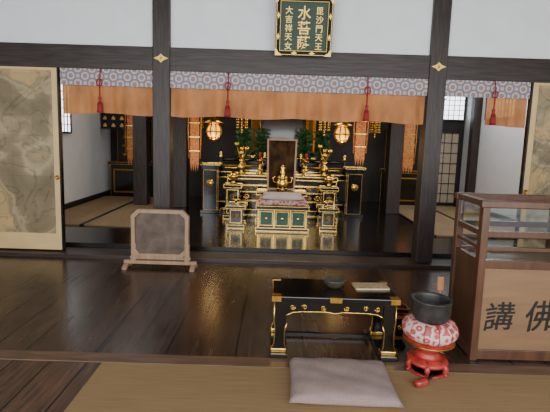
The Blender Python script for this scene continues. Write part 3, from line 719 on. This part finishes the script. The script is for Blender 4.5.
for s_ in (-1,1):
    b=B(); b.b2(0,0.26,-0.012,0.012,0.1,0.85,GOLDD); b.rframe(0.02,0.24,0.12,0.83,0.03,-0.022,-0.012,GOLD)
    o=b.done('door',zu,loc=(s_*0.48,-0.21,0),rot=(0,0,-0.9 if s_>0 else -2.24))
AZ=FI+0.732
for x in (-0.78,-0.42,0.42,0.78): vase(CX+x,8.55,AZ,'leaf')

def hang_lamp(x,y,z,s_,label,group=None):
    e=thing('hanging_lantern',label,'lantern',(x,y,z),group=group)
    seg=16
    b=B(); b.lathe([(0,0.16*s_),(0.09*s_,0.17*s_),(0.20*s_,0.19*s_),(0.21*s_,0.205*s_),(0.14*s_,0.25*s_),(0.06*s_,0.31*s_),(0.03*s_,0.33*s_),(0.04*s_,0.37*s_),(0,0.40*s_)],(0,0,0),GOLD,seg); b.done('roof',e)
    b=B(); b.lathe([(0,-0.12*s_),(0.08*s_,-0.11*s_),(0.13*s_,-0.05*s_),(0.15*s_,0.02*s_),(0.13*s_,0.10*s_),(0.09*s_,0.15*s_),(0,0.16*s_)],(0,0,0),LAMP,seg); b.done('lamp_glass',e,label='round amber lit glass')
    b=B()
    for k in range(8):
        a=2*math.pi*(k+0.5)/8; b.tube([(r*s_*math.cos(a),r*s_*math.sin(a),z_*s_) for r,z_ in ((0.09,-0.12),(0.138,-0.05),(0.158,0.02),(0.138,0.10),(0.10,0.17))],0.014*s_,GOLDD,6)
    b.lathe([(0.152*s_,0.0),(0.168*s_,0.0),(0.168*s_,0.035*s_),(0.152*s_,0.035*s_)],(0,0,0),GOLDD,16)
    b.lathe([(0,-0.22*s_),(0.03*s_,-0.19*s_),(0.06*s_,-0.16*s_),(0.11*s_,-0.14*s_),(0.11*s_,-0.115*s_),(0,-0.11*s_)],(0,0,0),GOLD,16); b.done('frame',e)
    b=B(); b.tube([(0,0,0.38*s_),(0,0,ZC-z)],0.006,GOLDD,6); b.done('chain',e)
    L_=bpy.data.lights.new('lantern_bulb','POINT'); L_.energy=5; L_.color=(1,0.62,0.25); L_.shadow_soft_size=0.05
    lo=bpy.data.objects.new('bulb',L_); COL.objects.link(lo); lo.parent=e; lo.location=(0,-0.2*s_,-0.24*s_)
    return e
hang_lamp(-1.06,7.35,1.56,0.82,'gilded round hanging lantern glowing amber beside the altar')
hang_lamp(1.10,7.35,1.58,0.82,'gilded round hanging lantern glowing amber beside the altar')

lb=thing('lantern_pedestal','tall slim black lacquer pedestal with gold crest flanking the altar','pedestal',(-1.18,7.85,FI),group='paired lantern pedestals')
b=B(); b.b2(-0.17,0.17,-0.14,0.14,0,0.06,LAC,0.005); b.b2(-0.125,0.125,-0.10,0.10,0.06,0.80,LAC); b.prism([(-0.125,0.80),(0.125,0.80),(0.18,0.88),(0.18,0.91),(-0.18,0.91),(-0.18,0.88)],-0.13,0.13,LAC); b.done('body',lb)
b=B(); b.edges(-0.125,0.125,-0.10,0.10,0.06,0.79,GOLDD,0.006); b.edges(-0.18,0.18,-0.13,0.13,0.885,0.91,GOLD,0.008)
b.lathe([(0.0,0),(0.065,0),(0.065,0.01),(0.0,0.01)],(0,-0.10,0.55),GOLD,24,rot=(math.pi/2,0,0))
for k in range(8):
    a=k*math.pi/4; b.sphere((0.05*math.cos(a),-0.114,0.55+0.05*math.sin(a)),0.014,GOLDD,seg=8)
b.done('crest',lb,label='round gold crest and edging'); copy_thing(lb,(1.44,7.85,FI))

os_=thing('offering_stand','black lacquer stand with gold bands and lidded offering cup','stand',(-0.72,7.36,FI),group='paired offering stands')
b=B(); b.b2(-0.15,0.15,-0.14,0.14,0,0.06,LAC,0.004); b.b2(-0.12,0.12,-0.11,0.11,0.06,0.54,LAC); b.b2(-0.15,0.15,-0.14,0.14,0.54,0.59,LAC,0.004); b.done('body',os_)
b=B(); b.edges(-0.15,0.15,-0.14,0.14,0.008,0.06,GOLD,0.011); b.edges(-0.15,0.15,-0.14,0.14,0.54,0.59,GOLD,0.011)
b.rframe(-0.10,0.10,0.09,0.51,0.014,-0.122,-0.11,GOLD); b.scroll((0,-0.118,0.38),0.055,GOLDD,0.012); b.scroll((0,-0.118,0.22),0.055,GOLD,0.012,flip=-1)
b.done('gold_fitting',os_,label='gold frame and bands')
b=B(); b.lathe([(0,0.60),(0.06,0.60),(0.03,0.63),(0.03,0.66),(0.09,0.70),(0.10,0.74),(0.05,0.78),(0.0,0.82)],(0,0,0),GOLD,18); b.done('offering_cup',os_,label='gold lidded offering cup'); copy_thing(os_,(0.92,7.36,FI))

def banner(x,y,z0,w,h,label,group=None):
    e=thing('temple_banner',label,'banner',(x,y,z0),group=group)
    b=B(); n=5
    for k in range(n):
        za=h*k/n; zb=h*(k+1)/n-0.015; b.b2(-w/2,w/2,-0.006,0.006,za,zb,BROC)
        b.b2(-w/2-0.012,w/2+0.012,-0.01,0.01,zb,zb+0.015,GOLD)
    b.done('cloth',e)
    b=B(); b.prism([(-w/2-0.04,h),(w/2+0.04,h),(0,h+0.12)],-0.01,0.01,GOLDD); b.tube([(0,0,h+0.1),(0,0,ZC-z0)],0.005,GOLDD); b.done('banner_head',e)
    b=B()
    for s_ in (-1,1): b.tube([(s_*(w/2+0.03),0,h),(s_*(w/2+0.035),0,h*0.5),(s_*(w/2+0.02),0,0.1)],0.012,BROC)
    for k in range(4):
        xx=-w/2+w*(k+0.5)/4; b.prism([(xx-w/10,0),(xx+w/10,0),(xx,-0.12)],-0.004,0.004,BROC)
    b.done('streamer',e)
    return e
banner(-1.42,7.5,1.0,0.15,1.2,'orange and gold brocade banner hanging near the altar')
banner(1.45,7.5,1.18,0.17,1.1,'orange and gold brocade banner hanging near the altar')
banner(-3.05,9.15,0.95,0.22,1.2,'orange and gold brocade banner hanging in the side aisle')
banner(2.80,9.15,0.95,0.22,1.2,'orange and gold brocade banner hanging in the side aisle')

def aisle_cab(x):
    e=thing('side_altar_cabinet','black and gold side altar cabinet against the dark back wall','cabinet',(x,9.64,FI+0.002))
    b=B(); b.b2(-0.42,0.42,-0.22,0.22,0,0.72,LAC); b.b2(-0.46,0.46,-0.25,0.25,0.72,0.77,LAC,0.004); b.b2(-0.36,0.36,0.05,0.22,0.77,1.7,LAC); b.done('body',e)
    b=B(); b.edges(-0.42,0.42,-0.22,0.22,0.006,0.72,GOLDD,0.012); b.edges(-0.46,0.46,-0.25,0.25,0.72,0.77,GOLDD,0.012); b.edges(-0.36,0.36,0.05,0.22,0.77,1.7,GOLDD,0.010)
    for i in range(3):
        for j in range(4): b.lathe([(0,0),(0.05,0),(0.05,0.01),(0,0.01)],(-0.22+i*0.22,0.05,0.92+j*0.2),GOLDD,14,rot=(math.pi/2,0,0))
    b.rframe(-0.36,0.36,0.1,0.62,0.03,-0.235,-0.22,GOLDD)
    b.done('gold_trim',e,label='gold medallions and edges')
aisle_cab(-3.2); aisle_cab(2.85)
def garland(x,y,z):
    e=thing('gold_garland','gold beaded hanging ornament above the altar','hanging ornament',(x,y,z),group='gold garlands')
    b=B(); b.tube([(0,0,0),(0,0,ZC-z)],0.005,GOLDD,5); b.done('chain',e)
    b=B(); b.lathe([(0,0.02),(0.10,0),(0.11,0.01),(0.05,0.06),(0,0.08)],(0,0,0),GOLDD,16)
    for k in range(8):
        a=k*math.pi/4
        for j in range(6): b.sphere((0.09*math.cos(a),0.09*math.sin(a),-0.03-j*0.045),0.016,GOLD,(1,1,1.3),6)
    for j in range(8): b.sphere((0,0,-0.03-j*0.045),0.02,GOLD,(1,1,1.3),6)
    b.done('bead_strand',e); return e
g=garland(-0.62,7.7,1.92)
for p in ((0.84,7.7),(1.87,8.3),(-1.55,8.55)): copy_thing(g,(p[0],p[1],1.92))

# ---------------------------------------------------------------- lights
def area(name,loc,rot,sx,sy,energy,color=(1,1,1)):
    l=bpy.data.lights.new(name,'AREA'); l.shape='RECTANGLE'; l.size=sx; l.size_y=sy; l.energy=energy; l.color=color
    o=bpy.data.objects.new(name,l); COL.objects.link(o); o.location=loc; o.rotation_euler=rot; return o
area('open_doors_daylight',(0.3,-0.9,1.9),(math.radians(84),0,0),8,2.2,385,(0.97,0.988,1.0))
area('right_window_light',(4.15,6.6,2.3),(0,math.radians(75),0),1.0,1.6,14,(0.95,0.97,1.0))
area('left_aisle_fill',(-2.7,7.8,3.15),(0,0,0),1.0,2.5,14,(1.0,0.97,0.92))  # added overhead fill to lift the left aisle; the ceiling has no opening
area('right_aisle_fill',(3.7,7.6,3.15),(0,math.radians(-15),0),0.8,2.0,55,(0.97,0.97,1.0))  # fill light added to brighten the right wall and aisle, no skylight
area('altar_fill',(0.2,6.9,3.1),(0,0,0),1.2,0.6,34,(1.0,0.83,0.56))  # warm fill added above the altar area, no fixture hangs there
wd=bpy.data.worlds.new('World'); S.world=wd; wd.use_nodes=True
wd.node_tree.nodes['Background'].inputs[0].default_value=(0.90,0.95,1.0,1); wd.node_tree.nodes['Background'].inputs[1].default_value=0.9

# ---------------------------------------------------------------- camera
th=math.radians(7.2); ro=math.asin(0.031)
F=Vector((0,math.cos(th),-math.sin(th))); U=Vector((0,math.sin(th),math.cos(th))); R=Vector((1,0,0))
r_=R*math.cos(ro)+U*math.sin(ro); u_=-R*math.sin(ro)+U*math.cos(ro)
M=Matrix((r_,u_,-F)).transposed().to_4x4(); M.translation=(0,0,1.5)
cd=bpy.data.cameras.new('camera'); cd.lens=430/550*36; cd.sensor_width=36; cd.clip_start=0.05; cd.shift_y=-0.025
co=bpy.data.objects.new('camera',cd); COL.objects.link(co); co.matrix_world=M; S.camera=co
